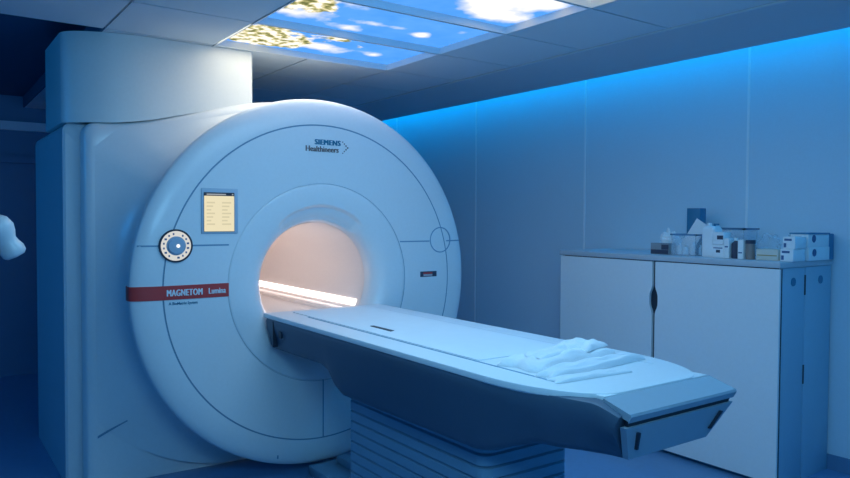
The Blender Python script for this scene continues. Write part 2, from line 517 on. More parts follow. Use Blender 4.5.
# horizontal and vertical joints of the cover
for (y0, y1) in ((YC - 1.03, 1.372 - 0.004), (YC + 0.535, YC + 0.765), (YC + 0.90, YC + 1.03)):
    n = 18; vs = []; fs = []
    zz = 1.345
    for k in range(n + 1):
        y = y0 + (y1 - y0) * k / n; r = math.hypot(y - YC, zz - ZC)
        x = XFACE
        if r > R_SEAM + 0.004:
            q = min(1, (r - R_SEAM - 0.004) / (R_OUT - R_SEAM - 0.004)); x = XFACE - 0.001 - 0.050 * (1 - sqrt(1 - q * q))
        vs += [(x - 0.006, y, zz - 0.004), (x + 0.0012, y, zz - 0.004), (x + 0.0012, y, zz + 0.004), (x - 0.006, y, zz + 0.004)]
    for i in range(n):
        for j in range(4): fs.append((i * 4 + j, i * 4 + (j + 1) % 4, i * 4 + 4 + (j + 1) % 4, i * 4 + 4 + j))
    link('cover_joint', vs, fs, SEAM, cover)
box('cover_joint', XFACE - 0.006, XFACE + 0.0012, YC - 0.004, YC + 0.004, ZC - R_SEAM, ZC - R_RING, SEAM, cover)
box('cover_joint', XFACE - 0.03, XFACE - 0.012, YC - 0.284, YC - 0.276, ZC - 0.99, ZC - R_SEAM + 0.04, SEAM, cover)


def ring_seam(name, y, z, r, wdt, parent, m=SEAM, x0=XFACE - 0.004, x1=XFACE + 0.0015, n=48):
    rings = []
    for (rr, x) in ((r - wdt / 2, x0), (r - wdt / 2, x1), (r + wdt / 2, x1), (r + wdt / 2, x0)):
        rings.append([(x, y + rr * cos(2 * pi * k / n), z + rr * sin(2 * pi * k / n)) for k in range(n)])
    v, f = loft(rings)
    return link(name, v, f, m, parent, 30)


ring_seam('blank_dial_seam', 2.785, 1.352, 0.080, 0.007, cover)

# round control dial
dial = ring_seam('control_dial', 1.087, 1.345, 0.081, 0.009, scanner, DARK, XFACE - 0.004, XFACE + 0.008)
bm = bmesh.new(); cyl_bm(bm, Vector((XFACE + 0.002, 1.087, 1.345)), 0.077, 0.008, 'X', 64)
bm_link('dial_plate', bm, DIALW, dial)
bm = bmesh.new(); cyl_bm(bm, Vector((XFACE + 0.014, 1.087, 1.345)), 0.040, 0.02, 'X', 48)
cyl_bm(bm, Vector((XFACE + 0.007, 1.087, 1.345)), 0.049, 0.01, 'X', 48)
bm_link('dial_knob', bm, mat('dial_knob_blue', (0.42, 0.50, 0.60), 0.25), dial, 30)
bm = bmesh.new(); cyl_bm(bm, Vector((XFACE + 0.0245, 1.093, 1.345)), 0.009, 0.004, 'X', 20)
bm_link('dial_light', bm, SPOT, dial)
bm = bmesh.new()
for k in range(16):
    a = 2 * pi * k / 16 + pi / 16
    if k in (3, 11): continue
    c = Vector((XFACE + 0.007, 1.087 + 0.062 * cos(a), 1.345 + 0.062 * sin(a)))
    w_ = 0.004 if k % 3 else 0.006
    box_bm(bm, c.x - 0.001, c.x + 0.0005, c.y - w_, c.y + w_, c.z - 0.005, c.z + 0.005)
bm_link('dial_symbols', bm, mat('dial_symbol', (0.10, 0.18, 0.32), 0.6), dial)

# display
disp = box('display', XFACE - 0.004, XFACE + 0.006, 1.218, 1.418, 1.405, 1.646, mat('display_bezel', (0.42, 0.52, 0.62), 0.5), scanner, bev=0.004)
box('display_glass', XFACE + 0.004, XFACE + 0.0072, 1.231, 1.397, 1.416, 1.624, DARK, disp)
box('screen', XFACE + 0.006, XFACE + 0.0085, 1.233, 1.395, 1.418, 1.606, SCREEN, disp)
bm = bmesh.new()
for i in range(7):
    for y0, y1 in ((1.246, 1.29), (1.328, 1.378)):
        z = 1.57 - i * 0.019; box_bm(bm, XFACE + 0.008, XFACE + 0.009, y0, y1 - 0.01 * (i % 3), z - 0.004, z + 0.004)
bm_link('screen_rows', bm, emis('screen_rows', (0.74, 0.66, 0.43), 0.9), disp)
bm = bmesh.new()
box_bm(bm, XFACE + 0.007, XFACE + 0.008, 1.246, 1.35, 1.611, 1.617); box_bm(bm, XFACE + 0.007, XFACE + 0.008, 1.383, 1.391, 1.611, 1.618)
bm_link('screen_header', bm, emis('screen_header', (0.6, 0.66, 0.7), 0.6), disp)

# red stripe that wraps over the rim
n = 30; y0, y1, z0, z1 = 0.850, 1.366, 1.068, 1.140
rings = []
yend = YC - R_OUT
ys = [1.366 - (1.366 - 1.025) * k / 6 for k in range(7)] + [1.020 - (1.020 - yend - 0.0005) * (1 - (1 - k / 14) ** 2) for k in range(1, 15)]
pth = []
for y in ys:
    r = YC - y; x = XFACE
    if r > R_SEAM + 0.004:
        q = min(1, (r - R_SEAM - 0.004) / (R_OUT - R_SEAM - 0.004)); x = XFACE - 0.001 - 0.050 * (1 - sqrt(max(0, 1 - q * q)))
    pth.append((x, y))
pth += [(XFACE - 0.10, yend), (XFACE - 0.13, yend + 0.010)]
for i, (x, y) in enumerate(pth):
    a = pth[max(0, i - 1)]; b = pth[min(len(pth) - 1, i + 1)]
    tx, ty = b[0] - a[0], b[1] - a[1]; l = math.hypot(tx, ty); nx, ny = -ty / l, tx / l
    if nx - ny < 0: nx, ny = -nx, -ny
    rings.append([(x - nx * 0.004, y - ny * 0.004, z0), (x + nx * 0.003, y + ny * 0.003, z0), (x + nx * 0.003, y + ny * 0.003, z1), (x - nx * 0.004, y - ny * 0.004, z1)])
v, f = loft(rings, cap0=True, cap1=True)
stripe = link('red_stripe', v, f, RED, scanner, 30)
text('lettering', 'MAGNETOM', (XFACE + 0.0035, 1.132, 1.101), 0.048, TXTW, stripe, sx=0.64, space=1.10, heavy=0.0018)
text('lettering', 'Lumina', (XFACE + 0.0035, 1.302, 1.102), 0.044, TXTW, stripe, sx=0.70, space=1.05, heavy=0.0012)
text('small_lettering', 'A BioMatrix System', (XFACE + 0.001, 1.125, 1.047), 0.020, TXTT, cover, bold=0.0004, sx=0.92)
text('maker_lettering', 'SIEMENS', (XFACE + 0.001, 1.962, 1.929), 0.043, TXTT, cover, sx=0.94, space=1.14, heavy=0.0026)
text('maker_lettering', 'Healthineers', (XFACE + 0.001, 1.926, 1.889), 0.046, TXTG, cover, sx=0.88, space=1.03, heavy=0.0014)
bm = bmesh.new()
for i in range(4):
    for s_ in ((1,) if i == 0 else (1, -1)):
        cyl_bm(bm, Vector((XFACE + 0.001, 2.094 - 0.011 * i, 1.907 + s_ * 0.011 * i)), 0.0052 - 0.0006 * i, 0.003, 'X', 10)
bm_link('maker_dots', bm, TXTG, cover)
tagp = box('warning_label', XFACE - 0.003, XFACE + 0.0015, 2.627, 2.757, 1.115, 1.150, INKD, cover, bev=0.001)
box('label_print', XFACE + 0.001, XFACE + 0.0022, 2.650, 2.722, 1.133, 1.143, RED, tagp)
box('label_print', XFACE + 0.001, XFACE + 0.0022, 2.652, 2.722, 1.120, 1.132, mat('label_pale', (0.50, 0.45, 0.48), 0.6), tagp)

# column between scanner and ceiling
rings = []
cx0, cx1, cy0, cy1 = -4.93, BFX - 0.03, 0.655, 1.693


def rrect(x0, x1, y0, y1, rads):
    """rounded rectangle in xy; corner radii order (x1,y0),(x1,y1),(x0,y1),(x0,y0)"""
    out = []
    for (px, py, a0, r) in ((x1, y0, -pi / 2, rads[0]), (x1, y1, 0, rads[1]), (x0, y1, pi / 2, rads[2]), (x0, y0, pi, rads[3])):
        ry = r
        if isinstance(r, tuple): r, ry = r
        cx_ = px - r if px == x1 else px + r; cy_ = py + ry if py == y0 else py - ry
        for k in range(13):
            a = a0 + k / 12 * pi / 2; out.append((cx_ + r * cos(a), cy_ + ry * sin(a)))
    return out


rr = rrect(cx0, cx1, cy0, cy1, ((0.20, 0.45), 0.03, 0.03, 0.05))
rings = [[(x, y, outline_top(max(y, YC - 1.19)) - 0.004) for x, y in rr], [(x, y, CZ - 0.002) for x, y in rr]]
col = thing('service_column', (-4.7, 1.15, 1.93), 'wide white boxed column rising from the scanner to the ceiling', 'column')
v, f = loft(rings, cap0=True, cap1=True)
link('cover', v, f, SHROUD, col, 30)

# ------------------------------------------------------------------ patient table
TC = 1.955
TZ = 0.96
table = thing('patient_table', (-2.5, TC, 0), 'long white patient table on a pleated pedestal leading into the scanner bore', 'patient table')
zb = [(-3.62, .760), (-3.15, .765), (-3.06, .745), (-2.99, .68), (-2.92, .652), (-1.98, .652), (-1.90, .668), (-1.80, .71), (-1.70, .742), (-1.5, .752), (-1.33, .755)]
hwt = [(-3.62, .385), (-1.90, .385), (-1.75, .375), (-1.60, .345), (-1.45, .305), (-1.33, .285)]
hwb = [(-3.62, .345), (-2.0, .315), (-1.6, .27), (-1.40, .205), (-1.33, .195)]
ztp = [(-3.62, .945), (-1.50, .945), (-1.43, .945), (-1.33, .915)]
rings = []
xs = [-3.70 + (3.70 - 1.34) * k / 90 for k in range(91)]
for x in xs:
    zb_, ht, hb, zt = interp(zb, x), interp(hwt, x), interp(hwb, x), interp(ztp, x)
    # the lower corner of the end face is pulled back under the table
    def px(z): return x - 0.075 * (0.945 - z) / 0.19 * max(0, (x + 1.75) / 0.41) if x > -1.75 else x
    sec = []
    prof = [(ht - 0.02, zt), (ht - 0.006, zt - 0.006), (ht, zt - 0.022), (ht - 0.004, zt - 0.06), (hb + (ht - hb) * .55, zb_ + (zt - zb_) * .42), (hb + 0.012, zb_ + 0.03), (hb, zb_ + 0.010), (hb - 0.02, zb_)]
    for h, z in prof: sec.append((px(z), TC - h, z))
    for h, z in reversed(prof): sec.append((px(z), TC + h, z))
    rings.append(sec)
v, f = loft(rings, cap0=True, cap1=True)
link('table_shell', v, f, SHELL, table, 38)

# flat white top with rounded foot corners


def top_outline(x0, x1, hw, rad, n=14):
    pts = [(x0, TC - hw)]
    for k in range(n + 1):
        a = -pi / 2 + k / n * pi / 2
        pts.append((x1 - rad[0] + rad[0] * cos(a), TC - hw + rad[1] + rad[1] * sin(a)))
    for k in range(n + 1):
        a = k / n * pi / 2
        pts.append((x1 - rad[0] + rad[0] * cos(a), TC + hw - rad[1] + rad[1] * sin(a)))
    pts.append((x0, TC + hw))
    return pts


def slab(name, outline, z0, z1, ch, m, parent, smooth=40):
    cxm = sum(p[0] for p in outline) / len(outline); cym = sum(p[1] for p in outline) / len(outline)
    def inset(d):
        out = []
        n = len(outline)
        for i in range(n):
            a = Vector(outline[i - 1]); b = Vector(outline[i]); c = Vector(outline[(i + 1) % n])
            e = (b - a); g = (c - b)
            e = e.normalized() if e.length > 1e-9 else g.normalized()
            g = g.normalized() if g.length > 1e-9 else e
            nn = Vector((-(e.y + g.y), e.x + g.x)); nn = nn.normalized() if nn.length > 1e-9 else Vector((-e.y, e.x))
            out.append(b + nn * d / max(0.5, nn.dot(Vector((-e.y, e.x)))))
        return out
    rings = []
    for d, z in ((ch, z0), (0, z0 + ch), (0, z1 - ch), (ch * .3, z1 - ch * .3), (ch, z1)):
        rings.append([(p[0], p[1], z) for p in inset(d)])
    v, f = loft(rings, cap0=True, cap1=True)
    return link(name, v, f, m, parent, smooth)


top = slab('table_top', top_outline(-3.74, -1.43, 0.382, (0.42, 0.21)), 0.932, TZ, 0.006, TOPM, table)
# lower flat foot section between the rounded corners and the sloped end panel
box('foot_plate', -1.75, -1.432, TC - 0.255, TC + 0.285, 0.935, TZ - 0.004, TOPM, table, bev=0.004)
# sloped end panel, dark gap and end face
def wedge(name, pts, m, parent, bev=0.0):
    v, f = loft(pts, cap0=True, cap1=True)
    return link(name, v, f, m, parent, 30)


e0 = [(-1.428, TC - 0.265, .953), (-1.428, TC + 0.292, .953), (-1.428, TC + 0.292, .93), (-1.428, TC - 0.265, .93)]
e1 = [(-1.322, TC - 0.272, .928), (-1.322, TC + 0.280, .928), (-1.330, TC + 0.275, .905), (-1.330, TC - 0.270, .905)]
e2 = [(-1.318, TC - 0.270, .920), (-1.318, TC + 0.278, .920), (-1.328, TC + 0.275, .900), (-1.328, TC - 0.270, .900)]
wedge('end_panel', [e0, e1, e2], ENDM, table)
g0 = [(-1.345, TC - 0.262, .905), (-1.345, TC + 0.268, .905), (-1.352, TC + 0.262, .882), (-1.352, TC - 0.258, .882)]
g1 = [(a + 0.012, b, c) for a, b, c in g0]
wedge('end_gap', [g0, g1], DARK, table)
f0 = [(-1.352, TC - 0.278, .885), (-1.352, TC + 0.275, .885), (-1.402, TC + 0.202, .765), (-1.402, TC - 0.202, .765)]
f1 = [(a + 0.022, b, c) for a, b, c in f0]
face = wedge('end_face', [f0, f1], ENDM, table)
for s_ in (-1, 1):
    p0 = (-1.338, TC + s_ * 0.215, .862); p1 = (-1.366, TC + s_ * 0.190, .800)
    a = [(p0[0] - .006, p0[1] - .004, p0[2]), (p0[0] + .010, p0[1] - .004, p0[2]), (p0[0] + .010, p0[1] + .004, p0[2]), (p0[0] - .006, p0[1] + .004, p0[2])]
    b = [(p1[0] - .006, p1[1] - .004, p1[2]), (p1[0] + .010, p1[1] - .004, p1[2]), (p1[0] + .010, p1[1] + .004, p1[2]), (p1[0] - .006, p1[1] + .004, p1[2])]
    wedge('end_slot', [a, b], DARK, face)
# guide rails sunk along the top
for y in (TC - 0.250, TC + 0.262):
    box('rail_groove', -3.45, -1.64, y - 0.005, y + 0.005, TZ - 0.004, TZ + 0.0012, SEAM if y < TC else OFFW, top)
box('top_marking', -1.545, -1.50, TC + 0.10, TC + 0.19, TZ - 0.006, TZ - 0.0028, OFFW, top)
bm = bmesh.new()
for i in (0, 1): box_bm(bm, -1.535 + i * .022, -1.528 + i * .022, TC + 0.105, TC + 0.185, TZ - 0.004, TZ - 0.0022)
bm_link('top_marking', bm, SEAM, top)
# side panel near the scanner with its socket
box('shell_joint', -3.604, -3.598, TC - 0.3875, TC - 0.36, 0.79, 0.93, DARK, table)
box('socket', -3.53, -3.50, TC - 0.386, TC - 0.375, 0.85, 0.885, DARK, table)
# pleated pedestal
rings = []
np_ = 12
for k in range(np_):
    z0 = 0.10 + (0.70 - 0.10) * k / np_; z1 = 0.10 + (0.70 - 0.10) * (k + 1) / np_
    for z, d in ((z0 + 0.002, 0.012), (z0 + 0.008, 0.0), (z1 - 0.004, 0.0)):
        rings.append([(x, y, z) for x, y in rrect(-3.06 + d, -2.02 - d, 1.722 + d, 2.19 - d, (0.05, 0.05, 0.05, 0.05))])
v, f = loft(rings, cap0=True, cap1=True)
link('pedestal', v, f, PEDM, table, 30)
box('base', -3.10, -1.99, 1.70, 2.21, 0, 0.10, PEDM, table, bev=0.015)
box('base_channel', -3.72, -3.08, 1.84, 2.07, 0, 0.055, PEDM, table, bev=0.006)
box('base_channel', -3.66, -3.08, 1.99, 2.06, 0.055, 0.10, PEDM, table, bev=0.006)

# thin vinyl pad on the table top
xs_ = 36; ys_ = 14; vs = []; fs = []
PX0, PX1, PY0_, PY1_ = -3.66, -2.045, TC - 0.240, TC + 0.245
for i in range(xs_ + 1):
    for j in range(ys_ + 1):
        x = PX0 + (PX1 - PX0) * i / xs_; y = PY0_ + (PY1_ - PY0_) * j / ys_
        e = min(1, min(j, ys_ - j) / 2.0); g = min(1, min(i, xs_ - i) / 1.5)
        h = 0.004 + 0.010 * min(sqrt(e), sqrt(g)) + 0.0012 * sin(x * 9 + y * 5) * e * g
        vs.append((x, y, TZ + h))
nn = len(vs)
for i in range(xs_ + 1):
    for j in range(ys_ + 1):
        x = PX0 + (PX1 - PX0) * i / xs_; y = PY0_ + (PY1_ - PY0_) * j / ys_
        vs.append((x, y, TZ))
W1 = ys_ + 1
for i in range(xs_):
    for j in range(ys_):
        a = i * W1 + j; fs.append((a, a + 1, a + W1 + 1, a + W1)); fs.append((nn + a, nn + a + W1, nn + a + W1 + 1, nn + a + 1))
bd = [i * W1 for i in range(xs_ + 1)] + [xs_ * W1 + j for j in range(1, W1)] + [i * W1 + ys_ for i in range(xs_ - 1, -1, -1)] + [j for j in range(ys_ - 1, 0, -1)]
for a, b in zip(bd, bd[1:] + bd[:1]): fs.append((a, b, nn + b, nn + a))
pad = link('table_pad', vs, fs, PADM, None, 50)
tag(pad, 'thin pale vinyl pad lying along the patient table', 'pad')
box('slot', -2.92, -2.74, TC - 0.185, TC - 0.165, TZ + 0.010, TZ + 0.0165, DARK, pad)


# ------------------------------------------------------------------ bundle at the foot of the table
def soft(name, c, sx, sy, sz, rot, m, seed, amp=0.006, nx=26, ny=34, parent=None):
    """a folded cloth: rounded slab with creases"""
    rnd = random.Random(seed); ph = [rnd.uniform(0, 6.28) for _ in range(6)]
    vs = []; fs = []
    R_ = Matrix.Rotation(rot, 3, 'Z')
    for i in range(nx + 1):
        for j in range(ny + 1):
            u = -1 + 2 * i / nx; w_ = -1 + 2 * j / ny
            e = (1 - abs(u) ** 5) * (1 - abs(w_) ** 5)
            h = sz * e ** 0.35 if e > 0 else 0
            h += amp * e * (sin(7 * u + 3 * w_ + ph[0]) + 0.8 * sin(-4 * u + 9 * w_ + ph[1]) + .6 * sin(13 * u + ph[2]) * cos(5 * w_ + ph[3]))
            x = u * sx / 2 * (1 + .05 * sin(3 * w_ + ph[4])); y = w_ * sy / 2 * (1 + .05 * sin(4 * u + ph[5]))
            p = R_ @ Vector((x, y, 0)); vs.append((c[0] + p.x, c[1] + p.y, c[2] + max(0.0015, h)))
    n0 = len(vs)
    for i in range(nx + 1):
        for j in range(ny + 1): q = vs[i * (ny + 1) + j]; vs.append((q[0], q[1], c[2]))
    w1 = ny + 1
    for i in range(nx):
        for j in range(ny):
            a = i * w1 + j; fs.append((a, a + 1, a + w1 + 1, a + w1)); fs.append((n0 + a, n0 + a + w1, n0 + a + w1 + 1, n0 + a + 1))
    bd = [i * w1 for i in range(nx + 1)] + [nx * w1 + j for j in range(1, w1)] + [i * w1 + ny for i in range(nx - 1, -1, -1)] + [j for j in range(ny - 1, 0, -1)]
    for a, b in zip(bd, bd[1:] + bd[:1]): fs.append((a, b, n0 + b, n0 + a))
    return link(name, vs, fs, m, parent, 60)


def strap(name, path, width, thick, m):
    """flat webbing along a 3-D path, lying mostly horizontal"""
    P = [Vector(p) for p in path]; pts = []
    for i in range(len(P) - 1):
        p0 = P[max(0, i - 1)]; p1 = P[i]; p2 = P[i + 1]; p3 = P[min(len(P) - 1, i + 2)]
        for k in range(8):
            t = k / 8
            pts.append(0.5 * ((2 * p1) + (p2 - p0) * t + (2 * p0 - 5 * p1 + 4 * p2 - p3) * t * t + (3 * p1 - p0 - 3 * p2 + p3) * t ** 3))
    pts.append(P[-1])
    rings = []
    for i, p in enumerate(pts):
        t = (pts[min(len(pts) - 1, i + 1)] - pts[max(0, i - 1)]).normalized()
        s_ = t.cross(Vector((0, 0, 1))).normalized() * width / 2
        nrm = s_.cross(t).normalized() * thick / 2
        rings.append([tuple(p + s_ - nrm), tuple(p + s_ + nrm), tuple(p - s_ + nrm), tuple(p - s_ - nrm)])
    v, f = loft(rings, cap0=True, cap1=True)
    return link(name, v, f, m, None, 40)


TT = TZ + 0.001
# ------------------------------------------------------------------ storage cabinet
CX0, CX1, CY0, CY1, CT = -3.664, -2.035, 3.852, 4.436, 1.262
cab = thing('storage_cabinet', ((CX0 + CX1) / 2, (CY0 + CY1) / 2, 0), 'low white two door storage cabinet with grey top against the wall', 'cabinet')
box('carcass', CX0 + 0.02, CX1 - 0.022, CY0 + 0.022, CY1, 0.03, CT - 0.036, DARK, cab)
box('plinth', CX0 + 0.03, CX1 - 0.03, CY0 + 0.04, CY1, 0, 0.03, BLUEBOX, cab)
box('worktop', CX0 - 0.008, CX1 + 0.006, CY0 - 0.008, CY1, CT - 0.034, CT, CABT, cab, bev=0.004)
zs = [0.028 + (CT - 0.04 - 0.028) * k / 60 for k in range(61)]
XG = -2.855


def gap(z): return 0.011 + 0.021 * exp(-((z - 0.975) / 0.065) ** 4)


for side in (-1, 1):
    vs = []; fs = []
    for z in zs:
        xin = XG + side * gap(z); xout = (CX0 if side < 0 else CX1)
        a, b = (xout, xin) if side < 0 else (xin, xout)
        vs += [(a, CY0, z), (b, CY0, z), (b, CY0 + 0.02, z), (a, CY0 + 0.02, z)]
    for i in range(60):
        for j in range(4): fs.append((i * 4 + j, i * 4 + (j + 1) % 4, i * 4 + 4 + (j + 1) % 4, i * 4 + 4 + j))
    fs += [(0, 1, 2, 3), (240, 241, 242, 243)]
    link('door', vs, fs, CABW, cab)
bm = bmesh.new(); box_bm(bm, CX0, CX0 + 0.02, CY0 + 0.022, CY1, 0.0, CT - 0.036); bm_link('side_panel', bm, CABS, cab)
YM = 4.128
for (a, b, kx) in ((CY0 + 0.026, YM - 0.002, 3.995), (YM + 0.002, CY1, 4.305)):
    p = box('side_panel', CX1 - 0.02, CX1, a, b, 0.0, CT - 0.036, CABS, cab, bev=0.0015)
    bm = bmesh.new(); cyl_bm(bm, Vector((CX1 + 0.001, kx, 1.147)), 0.024, 0.006, 'X', 28)
    bm_link('knob', bm, BLUEBOX, p, 30)
for z0, z1 in ((1.066, 1.181), (0.555, 0.665)):
    box('pull_slot', CX1 - 0.004, CX1 + 0.0015, YM - 0.009, YM + 0.009, z0, z1, DARK, cab, bev=0.001)
box('front_edge', CX1 - 0.006, CX1 + 0.001, CY0 + 0.014, CY0 + 0.026, 0.03, CT - 0.04, DARK, cab)
CTZ = CT + 0.0005


# ------------------------------------------------------------------ things on the cabinet
def carton(name, x0, x1, y0, y1, z0, h, m, label, cat, group=None, prints=(), lid=True, rot=0.0):
    t = thing(name, ((x0 + x1) / 2, (y0 + y1) / 2, z0), label, cat, group)
    box('body', x0, x1, y0, y1, z0, z0 + h, m, t, bev=0.002)
    for (fx0, fx1, fz0, fz1, pm_) in prints:      # printed patches on the front face, as fractions
        box('print', x0 + (x1 - x0) * fx0, x0 + (x1 - x0) * fx1, y0 - 0.0012, y0 + 0.001, z0 + h * fz0, z0 + h * fz1, pm_, t)
    if lid:
        box('flap', x0 + 0.003, x1 - 0.003, y0 - 0.0008, y1 - 0.003, z0 + h, z0 + h + 0.0016, m, t)
    t.rotation_euler.z = rot
    return t


def bag(name, c, sx, sy, sz, m, label, cat, seed):
    """crumpled bag: displaced ball with a flat base"""
    rnd = random.Random(seed); bm = bmesh.new()
    bmesh.ops.create_icosphere(bm, subdivisions=4, radius=1.0)
    ph = [rnd.uniform(0, 6.28) for _ in range(8)]
    for v in bm.verts:
        p = v.co.copy()
        k = 1 + .16 * sin(6 * p.x + 4 * p.z + ph[0]) * cos(5 * p.y + ph[1]) + .10 * sin(11 * p.y + 7 * p.x + ph[2]) + .07 * sin(17 * p.z + 9 * p.y + ph[3])
        p *= k; p.z = max(-0.75, p.z)
        v.co = Vector((c[0] + p.x * sx / 2, c[1] + p.y * sy / 2, c[2] + (p.z + 0.75) * sz / 1.75))
    o = bm_link(name, bm, m, None, 50)
    return tag(o, label, cat)


# tall dark blue box at the back
carton('storage_box', -2.905, -2.805, 4.27, 4.34, CTZ, 0.305, BLUEBOX, 'tall dark blue box standing at the back of the cabinet top', 'box', None, (), True)
carton('tray_box', -2.985, -2.845, 3.99, 4.07, CTZ, 0.072, GREYBOX, 'small low grey box at the left end of the items on the cabinet', 'box', None,
       ((.02, .98, .05, .42, INKD), (.60, .99, .45, .9, INKD)))
bag('crumpled_tissue', (-2.955, 4.15, CTZ), 0.13, 0.10, 0.15, PAPER, 'crumpled white tissue packet behind the low grey box on the cabinet', 'packet', 3)
# clear bin with bottles and a paper sheet
bn = thing('clear_bin', (-2.735, 4.06, CTZ), 'clear plastic bin with a blue rim in front of the dark blue box', 'bin')
bm = bmesh.new()
for a in ((-2.826, -2.822, 3.99, 4.13), (-2.652, -2.648, 3.99, 4.13), (-2.826, -2.648, 3.99, 3.994), (-2.826, -2.648, 4.126, 4.13)): box_bm(bm, *a, CTZ, CTZ + 0.128)
box_bm(bm, -2.822, -2.652, 3.994, 4.126, CTZ, CTZ + 0.004)
bm_link('body', bm, GLASS, bn)
bm = bmesh.new()
for a in ((-2.832, -2.820, 3.985, 4.135), (-2.654, -2.642, 3.985, 4.135), (-2.832, -2.642, 3.985, 3.996), (-2.832, -2.642, 4.124, 4.135)): box_bm(bm, *a, CTZ + 0.128, CTZ + 0.138)
bm_link('rim', bm, mat('blue_rim', (0.12, 0.28, 0.45), 0.4), bn)


def bottle(c, r, h, m, capm, label, group, cat='bottle'):
    t = thing('bottle', c, label, cat, group)
    prof = [(r * .92, 0), (r, .004), (r, h * .68), (r * .85, h * .75), (r * .42, h * .82), (r * .42, h * .86)]
    n = 20
    rings = [[(c[0] + q * cos(2 * pi * k / n), c[1] + q * sin(2 * pi * k / n), c[2] + z) for k in range(n)] for q, z in prof]
    v, f = loft(rings, cap0=True, cap1=True); link('body', v, f, m, t, 40)
    bm = bmesh.new(); cyl_bm(bm, Vector((c[0], c[1], c[2] + h * .92)), r * .5, h * .14, 'Z', 18); bm_link('cap', bm, capm, t, 30)
    return t


zbin = CTZ + 0.0045
for i, (x, y, r, h, lab) in enumerate([(-2.795, 4.04, .016, .075, 'small pale bottle at the left inside the clear bin'),
                                       (-2.745, 4.03, .018, .060, 'short pale bottle in the middle of the clear bin'),
                                       (-2.700, 4.04, .016, .085, 'taller pale bottle in the clear bin, right of the short one'),
                                       (-2.670, 4.08, .013, .062, 'thin pale bottle in the back right corner of the clear bin')]):
    bottle((x, y, zbin), r, h, CARTON, CREAM if i == 1 else PAPER, lab, 'bottles in the clear bin')
# paper sheet leaning out of the bin
vs = []
a = Vector((-2.80, 4.10, CTZ + 0.03)); b = Vector((-2.665, 4.085, CTZ + 0.215))
du = (b - a); wv = Vector((0.040, 0.0, -0.024))
for s_ in (-1, 1):
    for p in (a - wv, a + wv, b + wv, b - wv): vs.append(tuple(p + Vector((0, s_ * 0.001, 0))))
sh = link('paper_sheet', vs, [(0, 1, 2, 3), (7, 6, 5, 4), (0, 4, 5, 1), (1, 5, 6, 2), (2, 6, 7, 3), (3, 7, 4, 0)], PAPER)
tag(sh, 'white paper sheet leaning diagonally out of the clear bin', 'paper')
# white jug
jug = thing('white_canister', (-2.555, 4.03, CTZ), 'tall white plastic canister right of the dark blue box', 'canister')
v, f = loft([[(x, y, z) for x, y in rrect(-2.605 + d, -2.515 - d, 3.98 + d, 4.08 - d, (.018 - d * .5,) * 4)] for z, d in
             ((CTZ, .004), (CTZ + .006, 0), (CTZ + .170, 0), (CTZ + .186, .012), (CTZ + .190, .02))], cap0=True, cap1=True)
link('body', v, f, CARTON, jug, 40)
bm = bmesh.new(); cyl_bm(bm, Vector((-2.58, 4.03, CTZ + .199)), .015, .02, 'Z', 20); bm_link('cap', bm, PAPER, jug, 30)
bm = bmesh.new(); cyl_bm(bm, Vector((-2.545, 4.03, CTZ + .194)), .007, .01, 'Z', 14); box_bm(bm, -2.55, -2.515, 4.024, 4.036, CTZ + .196, CTZ + .206, .003)
bm_link('pump', bm, BLUEBOX, jug, 30)
# white boxes with dark prints
carton('white_box', -2.512, -2.436, 3.955, 4.035, CTZ, 0.078, CARTON, 'white box with a small dark mark beside the canister, lower of two', 'box', 'small white boxes by the canister',
       ((.35, .70, .40, .62, INKD), (.1, .9, .72, .80, INK)))
carton('white_box', -2.510, -2.438, 3.957, 4.033, CTZ + 0.081, 0.072, CARTON, 'white box with a bold dark block on it, stacked on another box', 'box', 'small white boxes by the canister',
       ((.40, .95, .42, .75, INKD),))
# big clear tub behind
tub = thing('clear_tub', (-2.57, 4.23, CTZ), 'wide clear plastic tub with a dark rim behind the small bottles', 'tub')
bm = bmesh.new()
for a in ((-2.70, -2.696, 4.16, 4.32), (-2.434, -2.43, 4.16, 4.32), (-2.70, -2.43, 4.16, 4.164), (-2.70, -2.43, 4.316, 4.32)): box_bm(bm, *a, CTZ, CTZ + .168)
box_bm(bm, -2.696, -2.434, 4.164, 4.316, CTZ, CTZ + .004)
bm_link('body', bm, GLASS, tub)
bm = bmesh.new()
for a in ((-2.708, -2.694, 4.152, 4.328), (-2.436, -2.422, 4.152, 4.328), (-2.708, -2.422, 4.152, 4.166), (-2.708, -2.422, 4.314, 4.328)): box_bm(bm, *a, CTZ + .168, CTZ + .178)
bm_link('rim', bm, mat('dark_rim', (0.08, 0.18, 0.30), 0.4), tub)
# bottles and small cartons in front
carton('medicine_box', -2.432, -2.398, 3.95, 4.02, CTZ, 0.118, CARTON, 'narrow pale box between the stacked white boxes and the dark labelled bottle', 'box', None, ((.2, .8, .55, .62, INK),))
bottle((-2.372, 3.98, CTZ), .024, .125, INKD, CARTON, 'dark labelled bottle with a pale cap on the cabinet', 'small bottles in front of the tub')
carton('medicine_box', -2.343, -2.308, 3.95, 4.01, CTZ, 0.112, PAPER, 'narrow white box between the dark bottle and the brown jar', 'box', None, ((.15, .8, .3, .36, INK),))
jar = thing('brown_jar', (-2.28, 3.98, CTZ), 'small brown jar with a dark lid near the cream box', 'jar')
bm = bmesh.new(); cyl_bm(bm, Vector((-2.28, 3.98, CTZ + .045)), .025, .09, 'Z', 28); bm_link('body', bm, mat('brown_label', (0.30, 0.24, 0.22), 0.5), jar, 30)
bm = bmesh.new(); cyl_bm(bm, Vector((-2.28, 3.98, CTZ + .102)), .027, .022, 'Z', 28); bm_link('lid', bm, INKD, jar, 30)
carton('cream_box', -2.238, -2.108, 3.965, 4.05, CTZ, 0.062, CREAM, 'low cream box under the crumpled clear bags', 'box', None, ((.05, .95, .40, .5, mat('ochre_print', (.45, .33, .16), .6)),))
